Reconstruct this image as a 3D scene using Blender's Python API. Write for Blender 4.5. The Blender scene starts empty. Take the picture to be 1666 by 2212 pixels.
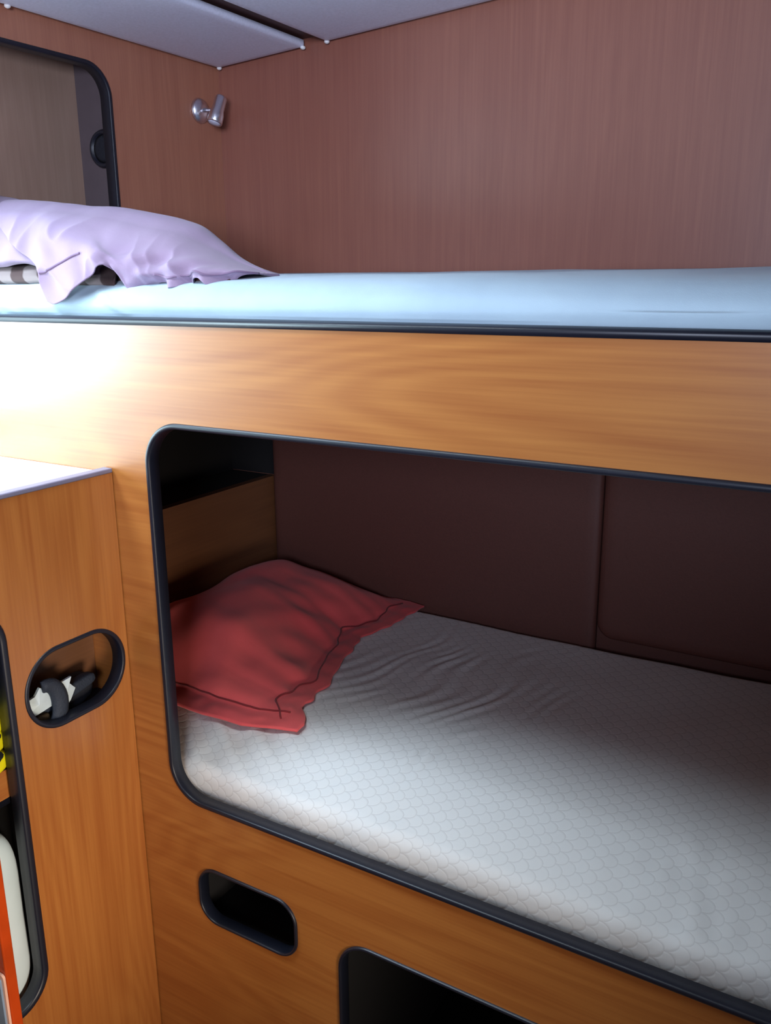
import bpy, bmesh, math, random
import numpy as np
from mathutils import Vector, Matrix, noise

# ------------------------------------------------------------------ camera, world, light, exposure
C = bpy.context.scene.collection
scene = bpy.context.scene
EYE = 1.45                                   # eye height above the cabin sole; z below is given relative to the eye


def V(x, y, z):
    return Vector((x, y, z + EYE))


def make_camera():
    pitch, yaw, roll = 0.26070653, 0.5375694, -0.00704363
    fw = Vector((-math.sin(yaw) * math.cos(pitch), math.cos(yaw) * math.cos(pitch), -math.sin(pitch)))
    r = Vector((math.cos(yaw), math.sin(yaw), 0.0))
    u = r.cross(fw)
    r2 = r * math.cos(roll) + u * math.sin(roll)
    u2 = u * math.cos(roll) - r * math.sin(roll)
    cd = bpy.data.cameras.new('camera')
    cd.sensor_fit = 'VERTICAL'
    cd.sensor_height = 36.0
    cd.lens = 36.0 * 1877.98 / 2212.0
    cd.clip_start = 0.01
    co = bpy.data.objects.new('camera', cd)
    C.objects.link(co)
    m = Matrix((r2, u2, -fw)).transposed().to_4x4()
    m.translation = V(0, -0.85, 0)
    co.matrix_world = m
    scene.camera = co


make_camera()

world = bpy.data.worlds.new('sky')
scene.world = world
world.use_nodes = True
bg = world.node_tree.nodes['Background']
bg.inputs[0].default_value = (0.55, 0.72, 1.0, 1)
bg.inputs[1].default_value = 1.0

scene.view_settings.view_transform = 'Standard'
scene.view_settings.look = 'None'
scene.view_settings.exposure = 0.0
scene.view_settings.gamma = 1.0
scene.view_settings.use_curve_mapping = False


def area(name, loc, target, sx, sy, power, color, spread=180):
    l = bpy.data.lights.new(name, 'AREA')
    l.shape = 'RECTANGLE'
    l.size, l.size_y = sx, sy
    l.energy = power
    l.color = color
    l.spread = math.radians(spread)
    o = bpy.data.objects.new(name, l)
    C.objects.link(o)
    d = V(*target) - V(*loc)
    o.rotation_euler = d.to_track_quat('-Z', 'Y').to_euler()
    o.location = V(*loc)
    return o


# daylight through the side window and deck hatches; the last two are added fill
WIN = (-1.80, -0.82, -0.14, -0.26, 0.13)        # x, y0, y1, z0, z1 of the side window opening
HATCHES = [(-0.96, -0.56, -0.62, -0.22), (-1.50, -1.12, -0.58, -0.18)]   # x0, x1, y0, y1 of the deck hatch openings
area('window_daylight', (-1.86, -0.48, -0.065), (-1.1, -0.20, -0.10), 0.70, 0.40, 18.0, (0.66, 0.90, 1.0), 160)
area('hatch_daylight', (-0.76, -0.42, 0.64), (-0.80, -0.36, -0.7), 0.40, 0.40, 4.0, (0.88, 0.98, 1.0), 110)
area('hatch_daylight', (-1.31, -0.38, 0.60), (-1.25, -0.30, -0.7), 0.36, 0.38, 19.0, (0.66, 0.84, 1.0), 150)
area('rear_fill_light', (0.25, -1.70, 0.14), (-1.0, 0.4, 0.42), 0.46, 0.40, 7.6, (0.70, 0.78, 1.0), 70)  # added fill lamp that brightens the headliner and upper berth
area('locker_fill_light', (0.70, -0.78, -0.76), (-0.96, -0.26, -0.80), 0.44, 0.42, 2.3, (1.0, 0.86, 0.70), 50)  # added fill lamp aimed at the locker face

# ------------------------------------------------------------------ materials


def new_mat(name):
    m = bpy.data.materials.new(name)
    m.use_nodes = True
    nt = m.node_tree
    return m, nt, nt.nodes['Principled BSDF']


def srgb(r, g, b):
    f = lambda c: (c / 255 / 12.92) if c / 255 <= 0.04045 else ((c / 255 + 0.055) / 1.055) ** 2.4
    return (f(r), f(g), f(b), 1)


def N(nt, t, **kw):
    n = nt.nodes.new(t)
    for k, v in kw.items():
        setattr(n, k, v)
    return n


def math_node(nt, op, a, b=None, c=None):
    n = N(nt, 'ShaderNodeMath', operation=op)
    for i, q in enumerate((a, b, c)):
        if q is None:
            continue
        if isinstance(q, (int, float)):
            n.inputs[i].default_value = q
        else:
            nt.links.new(q, n.inputs[i])
    return n.outputs[0]


def wood(name, light, dark, axis, rough=0.33, figure=1.0, seed=0.0, coat=0.6):
    """varnished cherry veneer: fine pores plus broad cathedral figure, grain along one axis"""
    m, nt, p = new_mat(name)
    L = nt.links.new
    tc = N(nt, 'ShaderNodeTexCoord')
    mp = N(nt, 'ShaderNodeMapping')
    s = [5.5, 5.5, 5.5]
    s['xyz'.index(axis)] = 1.1
    mp.inputs['Scale'].default_value = s
    mp.inputs['Location'].default_value = (seed, seed * 1.7, seed * 0.6)
    L(tc.outputs['Object'], mp.inputs[0])
    n1 = N(nt, 'ShaderNodeTexNoise')
    n1.inputs['Scale'].default_value = 1.0
    n1.inputs['Detail'].default_value = 1.5
    n1.inputs['Roughness'].default_value = 0.35
    L(mp.outputs[0], n1.inputs['Vector'])
    rings = math_node(nt, 'SINE', math_node(nt, 'MULTIPLY', n1.outputs['Fac'], 110.0))
    rings = math_node(nt, 'MULTIPLY_ADD', rings, 0.5, 0.5)
    mp2 = N(nt, 'ShaderNodeMapping')
    s2 = [230.0] * 3
    s2['xyz'.index(axis)] = 5.0
    mp2.inputs['Scale'].default_value = s2
    L(tc.outputs['Object'], mp2.inputs[0])
    n2 = N(nt, 'ShaderNodeTexNoise')
    n2.inputs['Scale'].default_value = 1.0
    n2.inputs['Detail'].default_value = 3.0
    L(mp2.outputs[0], n2.inputs['Vector'])
    mp3 = N(nt, 'ShaderNodeMapping')
    s3 = [34.0] * 3
    s3['xyz'.index(axis)] = 1.6
    mp3.inputs['Scale'].default_value = s3
    mp3.inputs['Location'].default_value = (seed + 3, 1, 2)
    L(tc.outputs['Object'], mp3.inputs[0])
    n3 = N(nt, 'ShaderNodeTexNoise')
    n3.inputs['Scale'].default_value = 1.0
    n3.inputs['Detail'].default_value = 2.0
    L(mp3.outputs[0], n3.inputs['Vector'])
    f = math_node(nt, 'MULTIPLY', rings, 0.12 * figure)
    f = math_node(nt, 'MULTIPLY_ADD', n3.outputs['Fac'], 0.30 * min(1.0, figure + 0.3), f)
    f = math_node(nt, 'MULTIPLY_ADD', n2.outputs['Fac'], 0.45, f)
    rp = N(nt, 'ShaderNodeValToRGB')
    rp.color_ramp.elements[0].position = 0.25
    rp.color_ramp.elements[0].color = dark
    rp.color_ramp.elements[1].position = 0.95
    rp.color_ramp.elements[1].color = light
    L(f, rp.inputs[0])
    L(rp.outputs[0], p.inputs['Base Color'])
    p.inputs['Roughness'].default_value = rough
    p.inputs['Coat Weight'].default_value = coat
    p.inputs['Coat Roughness'].default_value = 0.42
    bp = N(nt, 'ShaderNodeBump')
    bp.inputs['Strength'].default_value = 0.06
    bp.inputs['Distance'].default_value = 0.001
    L(n2.outputs['Fac'], bp.inputs['Height'])
    L(bp.outputs[0], p.inputs['Normal'])
    return m


def plain(name, col, rough=0.5, metal=0.0, noise_amt=0.06, nscale=30.0, bump=0.0, sheen=0.0, spec=0.5):
    m, nt, p = new_mat(name)
    L = nt.links.new
    tc = N(nt, 'ShaderNodeTexCoord')
    n1 = N(nt, 'ShaderNodeTexNoise')
    n1.inputs['Scale'].default_value = nscale
    n1.inputs['Detail'].default_value = 3
    L(tc.outputs['Object'], n1.inputs['Vector'])
    rp = N(nt, 'ShaderNodeValToRGB')
    rp.color_ramp.elements[0].position = 0.3
    rp.color_ramp.elements[1].position = 0.7
    rp.color_ramp.elements[0].color = tuple(c * (1 - noise_amt) for c in col[:3]) + (1,)
    rp.color_ramp.elements[1].color = tuple(min(1, c * (1 + noise_amt)) for c in col[:3]) + (1,)
    L(n1.outputs['Fac'], rp.inputs[0])
    L(rp.outputs[0], p.inputs['Base Color'])
    p.inputs['Roughness'].default_value = rough
    p.inputs['Metallic'].default_value = metal
    p.inputs['Specular IOR Level'].default_value = spec
    p.inputs['Sheen Weight'].default_value = sheen
    if bump:
        bp = N(nt, 'ShaderNodeBump')
        bp.inputs['Strength'].default_value = bump
        bp.inputs['Distance'].default_value = 0.002
        L(n1.outputs['Fac'], bp.inputs['Height'])
        L(bp.outputs[0], p.inputs['Normal'])
    return m


def quilt():
    """white mattress pad stitched in a fish-scale pattern"""
    m, nt, p = new_mat('quilted_pad')
    L = nt.links.new
    tc = N(nt, 'ShaderNodeTexCoord')
    sx = N(nt, 'ShaderNodeSeparateXYZ')
    L(tc.outputs['Object'], sx.inputs[0])
    nz = N(nt, 'ShaderNodeTexNoise')
    nz.inputs['Scale'].default_value = 9.0
    L(tc.outputs['Object'], nz.inputs['Vector'])
    wob = math_node(nt, 'MULTIPLY', math_node(nt, 'SUBTRACT', nz.outputs['Fac'], 0.5), 0.02)
    X = math_node(nt, 'ADD', sx.outputs['X'], wob)
    Y = math_node(nt, 'ADD', math_node(nt, 'ADD', sx.outputs['Y'], sx.outputs['Z']), wob)
    w, h = 0.026, 0.0145
    vv = math_node(nt, 'DIVIDE', X, h)
    k = math_node(nt, 'FLOOR', vv)
    fv = math_node(nt, 'SUBTRACT', vv, k)
    par = math_node(nt, 'MULTIPLY', math_node(nt, 'MODULO', math_node(nt, 'ADD', k, 1000.0), 2.0), 0.5)
    uu = math_node(nt, 'ADD', math_node(nt, 'DIVIDE', Y, w), par)
    fu = math_node(nt, 'MULTIPLY', math_node(nt, 'SUBTRACT', math_node(nt, 'SUBTRACT', uu, math_node(nt, 'FLOOR', uu)), 0.5), 2.0)
    d = math_node(nt, 'SQRT', math_node(nt, 'ADD', math_node(nt, 'MULTIPLY', fu, fu), math_node(nt, 'MULTIPLY', fv, fv)))
    e = math_node(nt, 'ABSOLUTE', math_node(nt, 'SUBTRACT', d, 0.99))
    rg = N(nt, 'ShaderNodeMapRange')
    rg.interpolation_type = 'SMOOTHSTEP'
    rg.inputs['From Min'].default_value = 0.0
    rg.inputs['From Max'].default_value = 0.22
    L(e, rg.inputs['Value'])
    line = N(nt, 'ShaderNodeMapRange')
    line.interpolation_type = 'SMOOTHSTEP'
    line.inputs['From Min'].default_value = 0.02
    line.inputs['From Max'].default_value = 0.09
    L(e, line.inputs['Value'])
    mx = N(nt, 'ShaderNodeMix', data_type='RGBA')
    L(line.outputs[0], mx.inputs['Factor'])
    mx.inputs['A'].default_value = srgb(206, 203, 202)
    mx.inputs['B'].default_value = srgb(220, 218, 217)
    L(mx.outputs['Result'], p.inputs['Base Color'])
    p.inputs['Roughness'].default_value = 0.75
    bp = N(nt, 'ShaderNodeBump')
    bp.inputs['Strength'].default_value = 0.16
    bp.inputs['Distance'].default_value = 0.0014
    L(rg.outputs[0], bp.inputs['Height'])
    L(bp.outputs[0], p.inputs['Normal'])
    return m


def stripes(name, a, b):
    m, nt, p = new_mat(name)
    tc = N(nt, 'ShaderNodeTexCoord')
    mp = N(nt, 'ShaderNodeMapping')
    mp.inputs['Rotation'].default_value = (0, math.radians(-35), 0)
    nt.links.new(tc.outputs['Object'], mp.inputs[0])
    w = N(nt, 'ShaderNodeTexWave')
    w.bands_direction = 'Z'
    w.inputs['Scale'].default_value = 9.0
    w.inputs['Distortion'].default_value = 2.0
    nt.links.new(mp.outputs[0], w.inputs['Vector'])
    rp = N(nt, 'ShaderNodeValToRGB')
    rp.color_ramp.elements[0].position = 0.4
    rp.color_ramp.elements[1].position = 0.55
    rp.color_ramp.elements[0].color = b
    rp.color_ramp.elements[1].color = a
    nt.links.new(w.outputs['Fac'], rp.inputs[0])
    nt.links.new(rp.outputs[0], p.inputs['Base Color'])
    p.inputs['Roughness'].default_value = 0.85
    return m


def woven(name, a, b, scale=900.0, rough=0.85, bump=0.15, cloud=6.0):
    """cloth: fine weave bump with a soft mottled tone"""
    m, nt, p = new_mat(name)
    L = nt.links.new
    tc = N(nt, 'ShaderNodeTexCoord')
    n1 = N(nt, 'ShaderNodeTexNoise')
    n1.inputs['Scale'].default_value = cloud
    n1.inputs['Detail'].default_value = 4
    L(tc.outputs['Object'], n1.inputs['Vector'])
    rp = N(nt, 'ShaderNodeValToRGB')
    rp.color_ramp.elements[0].position = 0.35
    rp.color_ramp.elements[1].position = 0.65
    rp.color_ramp.elements[0].color = a
    rp.color_ramp.elements[1].color = b
    L(n1.outputs['Fac'], rp.inputs[0])
    L(rp.outputs[0], p.inputs['Base Color'])
    n2 = N(nt, 'ShaderNodeTexNoise')
    n2.inputs['Scale'].default_value = scale
    n2.inputs['Detail'].default_value = 1
    L(tc.outputs['Object'], n2.inputs['Vector'])
    n4 = N(nt, 'ShaderNodeTexNoise')
    n4.inputs['Scale'].default_value = 28
    n4.inputs['Detail'].default_value = 2
    L(tc.outputs['Object'], n4.inputs['Vector'])
    hh = math_node(nt, 'MULTIPLY_ADD', n4.outputs['Fac'], 6.0, n2.outputs['Fac'])
    bp = N(nt, 'ShaderNodeBump')
    bp.inputs['Strength'].default_value = bump
    bp.inputs['Distance'].default_value = 0.0012
    L(hh, bp.inputs['Height'])
    L(bp.outputs[0], p.inputs['Normal'])
    p.inputs['Roughness'].default_value = rough
    p.inputs['Sheen Weight'].default_value = 0.15
    p.inputs['Specular IOR Level'].default_value = 0.2
    return m


WL, WD = srgb(198, 134, 66), srgb(156, 89, 38)
M = {
    'wood_x': wood('cherry_wood_along', WL, WD, 'x', seed=2.0),
    'wood_z': wood('cherry_wood_upright', WL, WD, 'z', seed=5.0, figure=0.8),
    'wood_y': wood('cherry_wood_depth', WL, WD, 'y', seed=8.0),
    'back_z': wood('cherry_blue_dimmed', srgb(172, 112, 90), srgb(140, 84, 68), 'z', seed=9.0, figure=0.35, rough=0.42),  # same veneer, with dim bluish light tinted into the colour
    'side_z': wood('cherry_blue_haze', srgb(196, 136, 104), srgb(164, 104, 80), 'z', seed=4.0, figure=0.6, rough=0.4),  # same veneer, blue haze mixed in as a paler tone
    'pale_z': wood('cherry_sheen_haze', srgb(186, 156, 136), srgb(160, 130, 112), 'z', seed=14.0, figure=0.6, rough=0.4),  # cherry with bluish reflection haze put into its colour
    'dark_y': wood('cherry_depth_shaded', srgb(132, 88, 54), srgb(100, 62, 36), 'y', seed=6.0, figure=0.6, rough=0.5),  # cherry coloured darker to stand in for berth and slot shade
    'ceil_wood': plain('dark_joist_wood', srgb(84, 56, 52), 0.5),
    'black': plain('black_rubber_edging', srgb(22, 25, 38), 0.42, spec=0.5),
    'void': plain('recess_shade_black', srgb(15, 13, 15), 0.8),  # black stands in for shade inside bins and recesses
    'lavender_edge': plain('grey_edge_strip', srgb(120, 118, 140), 0.4),
    'panel_white': plain('white_headliner_vinyl', srgb(226, 230, 248), 0.45, bump=0.05, nscale=200),
    'bead': plain('white_plastic_cap', srgb(240, 238, 235), 0.4),
    'white_top': plain('white_laminate', srgb(235, 230, 220), 0.35),
    'lining': plain('grey_brown_lining', srgb(96, 84, 88), 0.5),
    'leather': plain('brown_liner_vinyl', srgb(92, 54, 46), 0.6, bump=0.1, nscale=260),
    'sheet': woven('white_sheet', srgb(164, 184, 200), srgb(174, 194, 208)),
    'pad': quilt(),
    'red': woven('red_cotton', srgb(208, 78, 82), srgb(224, 94, 94), cloud=5),
    'red_dark': woven('red_seam_thread', srgb(118, 34, 40), srgb(130, 40, 44)),
    'mauve': woven('mauve_cotton', srgb(142, 122, 148), srgb(154, 132, 156), cloud=4),
    'mauve_dark': woven('mauve_seam_thread', srgb(118, 96, 122), srgb(130, 106, 132)),
    'brown_shade_cloth': woven('brown_shade_cloth', srgb(84, 58, 56), srgb(98, 68, 66)),  # pillowcase inside, coloured dark for the shade under the hem
    'stripe': stripes('cream_brown_stripes', srgb(126, 112, 110), srgb(66, 46, 44)),
    'chrome': plain('brushed_chrome', (0.78, 0.78, 0.84, 1), 0.30, 1.0, 0.02),
    'lens': plain('frosted_lens', srgb(205, 208, 225), 0.25),
    'webbing': plain('black_webbing', srgb(40, 48, 62), 0.7, nscale=400, bump=0.5),
    'black_cloth': plain('black_cloth', srgb(26, 28, 38), 0.8, nscale=300, bump=0.4),
    'white_plastic': plain('white_plastic', srgb(220, 236, 242), 0.45),
    'cork': plain('dark_brown_cork', srgb(70, 54, 34), 0.8, noise_amt=0.4, nscale=260),
    'yellow': plain('yellow_coated_cloth', srgb(238, 226, 20), 0.45, nscale=8),
    'blue': plain('blue_cloth', srgb(50, 82, 160), 0.7),
    'white_cloth': woven('white_terry', srgb(200, 216, 220), srgb(212, 226, 230)),
    'red_wood': plain('red_varnished_wood', srgb(176, 62, 18), 0.25, noise_amt=0.2, nscale=14),
    'steel': plain('steel_plate', srgb(130, 152, 178), 0.3, 0.25),
    'peach': plain('peach_edge', srgb(216, 170, 150), 0.5),
    'shell': plain('cabin_liner', srgb(120, 84, 60), 0.6),
    'sole': wood('teak_sole', srgb(120, 72, 40), srgb(80, 44, 24), 'x', seed=12),
}

# ------------------------------------------------------------------ building helpers


def T(o, label=None, cat=None, group=None, kind=None):
    if label: o['label'] = label
    if cat: o['category'] = cat
    if group: o['group'] = group
    if kind: o['kind'] = kind
    return o


def origin_of(o):
    p = Vector((0, 0, 0))
    while o is not None:
        p += o.location
        o = o.parent
    return p


def empty(name, loc, label, cat, group=None):
    o = bpy.data.objects.new(name, None)
    o.empty_display_size = 0.05
    C.objects.link(o)
    o.location = V(*loc)
    return T(o, label, cat, group)


def obj(name, verts, faces, m, parent=None, smooth=True, mods=(), pre_eye=False):
    """one mesh object from eye-relative coordinates"""
    vs = [Vector(v) if pre_eye else V(*v) for v in verts]
    if parent is not None:
        o0 = origin_of(parent)
    else:
        o0 = Vector((sum(v.x for v in vs) / len(vs), sum(v.y for v in vs) / len(vs), min(v.z for v in vs)))
    me = bpy.data.meshes.new(name)
    me.from_pydata([v - o0 for v in vs], [], faces)
    bm = bmesh.new()
    bm.from_mesh(me)
    bmesh.ops.recalc_face_normals(bm, faces=bm.faces)
    bm.to_mesh(me)
    bm.free()
    me.materials.append(M[m] if isinstance(m, str) else m)
    for p in me.polygons:
        p.use_smooth = smooth
    o = bpy.data.objects.new(name, me)
    C.objects.link(o)
    if parent is not None:
        o.parent = parent
    else:
        o.location = o0
    for t, kw in mods:
        md = o.modifiers.new(t.lower(), t)
        for k, v in kw.items():
            setattr(md, k, v)
    return o


def box(name, a, b, m, parent=None, bevel=0.0, struct=False):
    x0, y0, z0 = a
    x1, y1, z1 = b
    vs = [(x, y, z) for x in (x0, x1) for y in (y0, y1) for z in (z0, z1)]
    fs = [(0, 1, 3, 2), (4, 6, 7, 5), (0, 4, 5, 1), (2, 3, 7, 6), (0, 2, 6, 4), (1, 5, 7, 3)]
    mods = [('BEVEL', dict(width=bevel, segments=3))] if bevel else []
    o = obj(name, vs, fs, m, parent, smooth=False, mods=mods)
    if struct:
        T(o, kind='structure')
    return o


def rrect(a0, a1, b0, b1, r, n=10):
    """outline of a rounded rectangle as (point, outward normal), counter-clockwise"""
    out = []
    rs = r if isinstance(r, (list, tuple)) else [r] * 4
    cs = [((a1 - rs[0], b0 + rs[0]), -90, rs[0]), ((a1 - rs[1], b1 - rs[1]), 0, rs[1]),
          ((a0 + rs[2], b1 - rs[2]), 90, rs[2]), ((a0 + rs[3], b0 + rs[3]), 180, rs[3])]
    for (cx, cy), s, rr in cs:
        for i in range(n + 1):
            t = math.radians(s + 90 * i / n)
            c, q = math.cos(t), math.sin(t)
            out.append(((cx + rr * c, cy + rr * q), (c, q)))
    return out


def plate(name, outer, holes, to3d, thick, m, parent=None):
    """flat board with holes; outlines are lists of 2D points; to3d(a, b, depth) gives the place"""
    cu = bpy.data.curves.new('outline', 'CURVE')
    cu.dimensions = '2D'
    cu.fill_mode = 'BOTH'
    for ring in [outer] + holes:
        sp = cu.splines.new('POLY')
        sp.points.add(len(ring) - 1)
        for p, q in zip(sp.points, ring):
            p.co = (q[0], q[1], 0, 1)
        sp.use_cyclic_u = True
    co = bpy.data.objects.new('outline', cu)
    C.objects.link(co)
    dg = bpy.context.evaluated_depsgraph_get()
    me = bpy.data.meshes.new_from_object(co.evaluated_get(dg))
    tv = [tuple(v.co) for v in me.vertices]
    tf = [tuple(p.vertices) for p in me.polygons]
    bpy.data.objects.remove(co)
    bpy.data.meshes.remove(me)
    bpy.data.curves.remove(cu)
    # merge coincident
    idx, uv, rm = {}, [], []
    for v in tv:
        k = (round(v[0], 5), round(v[1], 5))
        if k not in idx:
            idx[k] = len(uv)
            uv.append((v[0], v[1]))
        rm.append(idx[k])
    tf = [tuple(rm[i] for i in f) for f in tf]
    tf = [f for f in tf if len(set(f)) == len(f)]
    n = len(uv)
    cnt = {}
    for f in tf:
        for i in range(len(f)):
            e = (f[i], f[(i + 1) % len(f)])
            cnt[e] = cnt.get(e, 0) + 1
    vs = [to3d(a, b, 0) for a, b in uv] + [to3d(a, b, thick) for a, b in uv]
    fs = list(tf) + [tuple(i + n for i in reversed(f)) for f in tf]
    for (a, b) in cnt:
        if (b, a) not in cnt:
            fs.append((b, a, a + n, b + n))
    return obj(name, vs, fs, m, parent, smooth=False)


def pts(rr):
    return [p for p, _ in rr]


def sweep(name, rr, prof, to3d, m, parent=None, closed=True, label=None):
    """extrude a closed profile [(outward, depth)] along an outline of (point, normal)"""
    vs, fs = [], []
    k = len(prof)
    for (p, nn) in rr:
        for (o, dp) in prof:
            vs.append(to3d(p[0] + nn[0] * o, p[1] + nn[1] * o, dp))
    L_ = len(rr)
    for i in range(L_ if closed else L_ - 1):
        j = (i + 1) % L_
        for a in range(k):
            b = (a + 1) % k
            fs.append((i * k + a, i * k + b, j * k + b, j * k + a))
    if not closed:
        fs.append(tuple(range(k)))
        fs.append(tuple(reversed([(L_ - 1) * k + a for a in range(k)])))
    o = obj(name, vs, fs, m, parent)
    if label:
        o['label'] = label
    return o


def lip(face, inner, proud, depth):
    """rounded edging profile: 'face' wide on the board, 'inner' into the hole, standing proud, 'depth' back through the hole"""
    out = []
    n = 8
    for i in range(n + 1):
        t = math.pi * i / n
        c = (face - inner) / 2
        h = (face + inner) / 2
        out.append((c + h * math.cos(t), -proud * math.sin(t) ** 0.7))
    out.append((-inner, depth))
    out.append((-inner + 0.003, depth + 0.001))
    out.append((0.0005, depth))
    out.append((0.0005, 0.001))
    out.append((face, 0.001))
    return out


def tube(name, path, r, m, parent=None, n=8, cap=True):
    """round tube through eye-relative points; r number or list"""
    P = [Vector(p) for p in path]
    rs = r if isinstance(r, (list, tuple)) else [r] * len(P)
    vs, fs = [], []
    up = None
    for i, p in enumerate(P):
        t = (P[min(i + 1, len(P) - 1)] - P[max(i - 1, 0)]).normalized()
        if up is None:
            up = t.orthogonal().normalized()
        up = (up - t * up.dot(t)).normalized()
        w = t.cross(up)
        for a in range(n):
            th = 2 * math.pi * a / n
            vs.append(p + (up * math.cos(th) + w * math.sin(th)) * rs[i])
    for i in range(len(P) - 1):
        for a in range(n):
            b = (a + 1) % n
            fs.append((i * n + a, i * n + b, (i + 1) * n + b, (i + 1) * n + a))
    if cap:
        fs.append(tuple(reversed(range(n))))
        fs.append(tuple((len(P) - 1) * n + a for a in range(n)))
    return obj(name, vs, fs, m, parent)


def cat(p0, p1, p2, p3, t):
    return 0.5 * ((2 * p1) + (-p0 + p2) * t + (2 * p0 - 5 * p1 + 4 * p2 - p3) * t * t + (-p0 + 3 * p1 - 3 * p2 + p3) * t ** 3)


def spline(P, n):
    """resample a polyline of numpy points with n samples, Catmull-Rom"""
    P = [np.array(p, float) for p in P]
    L_ = len(P) - 1
    out = []
    for k in range(n):
        s = k / (n - 1) * L_
        i = min(int(s), L_ - 1)
        t = s - i
        g = lambda q: P[q] if 0 <= q <= L_ else (2 * P[0] - P[1] if q < 0 else 2 * P[L_] - P[L_ - 1])
        out.append(cat(g(i - 1), g(i), g(i + 1), g(i + 2), t))
    return out


def surf_grid(rows, nu, nv):
    """rows of control points -> dense grid [nv][nu] of points"""
    R = [spline(r, nu) for r in rows]
    out = [[None] * nu for _ in range(nv)]
    for u in range(nu):
        col = spline([R[i][u] for i in range(len(R))], nv)
        for v in range(nv):
            out[v][u] = col[v]
    return out


def grid_faces(nu, nv):
    return [(v * nu + u, v * nu + u + 1, (v + 1) * nu + u + 1, (v + 1) * nu + u) for v in range(nv - 1) for u in range(nu - 1)]


def nz(x, y, z, s=0.0):
    return noise.noise(Vector((x + s, y + s * 1.3, z)))


XZ = lambda y: (lambda a, b, d: (a, y + d, b))           # board facing -y, depth goes +y
YZ = lambda x: (lambda a, b, d: (x - d, a, b))           # board facing +x, depth goes -x

# ------------------------------------------------------------------ large structure
BX0, BX1 = -1.37, 0.62         # bunk ends
D = 0.75                       # back wall
CZ = lambda x: 0.444 + 0.056 * (x + 1.37)     # headliner height, rising away from the side wall

box('floor', (-1.95, -1.75, -1.50), (0.80, 0.85, -1.45), 'sole', struct=True)
box('wall_back', (-1.85, D, -1.45), (0.70, D + 0.03, 0.70), 'back_z', struct=True)
wr = plate('wall_right', [(-1.60, -1.45), (D, -1.45), (D, 0.70), (-1.60, 0.70)],
           [[(-1.02, -1.00), (-0.52, -1.00), (-0.52, -0.52), (-1.02, -0.52)]], lambda a, b, d: (0.62 + d, a, b), 0.03, 'shell')  # hole added to let the locker fill light in
T(wr, kind='structure')

# cabin wall behind the camera, with a hole added for the rear fill light
rear = plate('wall_rear', [(-1.83, -1.45), (0.62, -1.45), (0.62, 0.70), (-1.83, 0.70)],
             [[(0.0, -0.08), (0.50, -0.08), (0.50, 0.36), (0.0, 0.36)]], lambda a, b, d: (a, -1.60 - d, b), 0.03, 'shell')
T(rear, kind='structure')
x, y0, y1, z0, z1 = WIN
wl = plate('wall_outer', [(-1.60, -1.45), (0.0, -1.45), (0.0, 0.70), (-1.60, 0.70)],
           [pts(rrect(y0, y1, z0, z1, 0.05))], YZ(x), 0.02, 'shell')
T(wl, kind='structure')
wf = sweep('window_1', rrect(y0, y1, z0, z1, 0.05), lip(0.02, 0.004, 0.01, 0.02), YZ(x), 'black')
T(wf, kind='structure')
# panel closing the cabin left of the bunk
bl = box('wall_front', (-1.80, 0.0, -1.45), (-1.402, 0.03, 0.70), 'wood_z', struct=True)

# side wall of the upper berth with the big rounded cupboard opening
REC = rrect(-0.30, 0.435, -0.02, 0.393, [0.03, 0.055, 0.055, 0.03])
side = plate('wall_left', [(0.0, -0.10), (D, -0.10), (D, 0.62), (0.0, 0.62)],
             [[p for p in pts(rrect(0.03, 0.435, -0.02, 0.393, [0.03, 0.055, 0.02, 0.02]))]], YZ(-1.37), 0.018, 'side_z')
T(side, kind='structure')
REC = rrect(0.03, 0.435, -0.02, 0.393, [0.03, 0.055, 0.02, 0.02])

# deck head: wood substrate with hatch hole
cl = plate('ceiling', [(-1.83, -1.60), (0.66, -1.60), (0.66, D), (-1.83, D)],
           [pts(rrect(*h, 0.04)) for h in HATCHES], lambda a, b, d: (a, b, CZ(a) + 0.018 + d), 0.02, 'ceil_wood')
T(cl, kind='structure')
for i, h in enumerate(HATCHES):
    hf = sweep('window_%d' % (i + 2), rrect(*h, 0.04), [(0.03, 0.0), (0.03, -0.012), (-0.002, -0.012), (-0.002, 0.11), (0.01, 0.11), (0.01, 0.0)],
               lambda a, b, d: (a, b, CZ(a) + 0.018 + d), 'bead')
    T(hf, kind='structure')


def headliner(x0, x1, y0, y1, label, caps):
    """padded vinyl board screwed under the deck head"""
    e = empty('headliner_panel', ((x0 + x1) / 2, (y0 + y1) / 2, CZ((x0 + x1) / 2)), label, 'ceiling panel', 'padded white ceiling panels')
    vs, fs = [], []
    prof = [(0.0, 0.012), (0.0, 0.004), (0.002, 0.001), (0.006, -0.0005), (0.02, -0.0015)]
    rings = [pts(rrect(x0 + o, x1 - o, y0 + o, y1 - o, max(0.008 - o, 0.002), 4)) for o, _ in prof]
    k = len(prof)
    L_ = len(rings[0])
    for i in range(L_):
        for q in range(k):
            a, b = rings[q][i]
            vs.append((a, b, CZ(a) + prof[q][1]))
    for i in range(L_):
        j = (i + 1) % L_
        for a in range(k - 1):
            fs.append((i * k + a, i * k + a + 1, j * k + a + 1, j * k + a))
    fs.append(tuple(i * k + k - 1 for i in range(L_)))
    fs.append(tuple(reversed([i * k for i in range(L_)])))
    obj('panel', vs, fs, 'panel_white', e)
    for (cx, cy) in caps:
        sphere('corner_cap', (cx, cy, CZ(cx) - 0.001), 0.0055, 'bead', e, sz=0.7)
    return e


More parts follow.
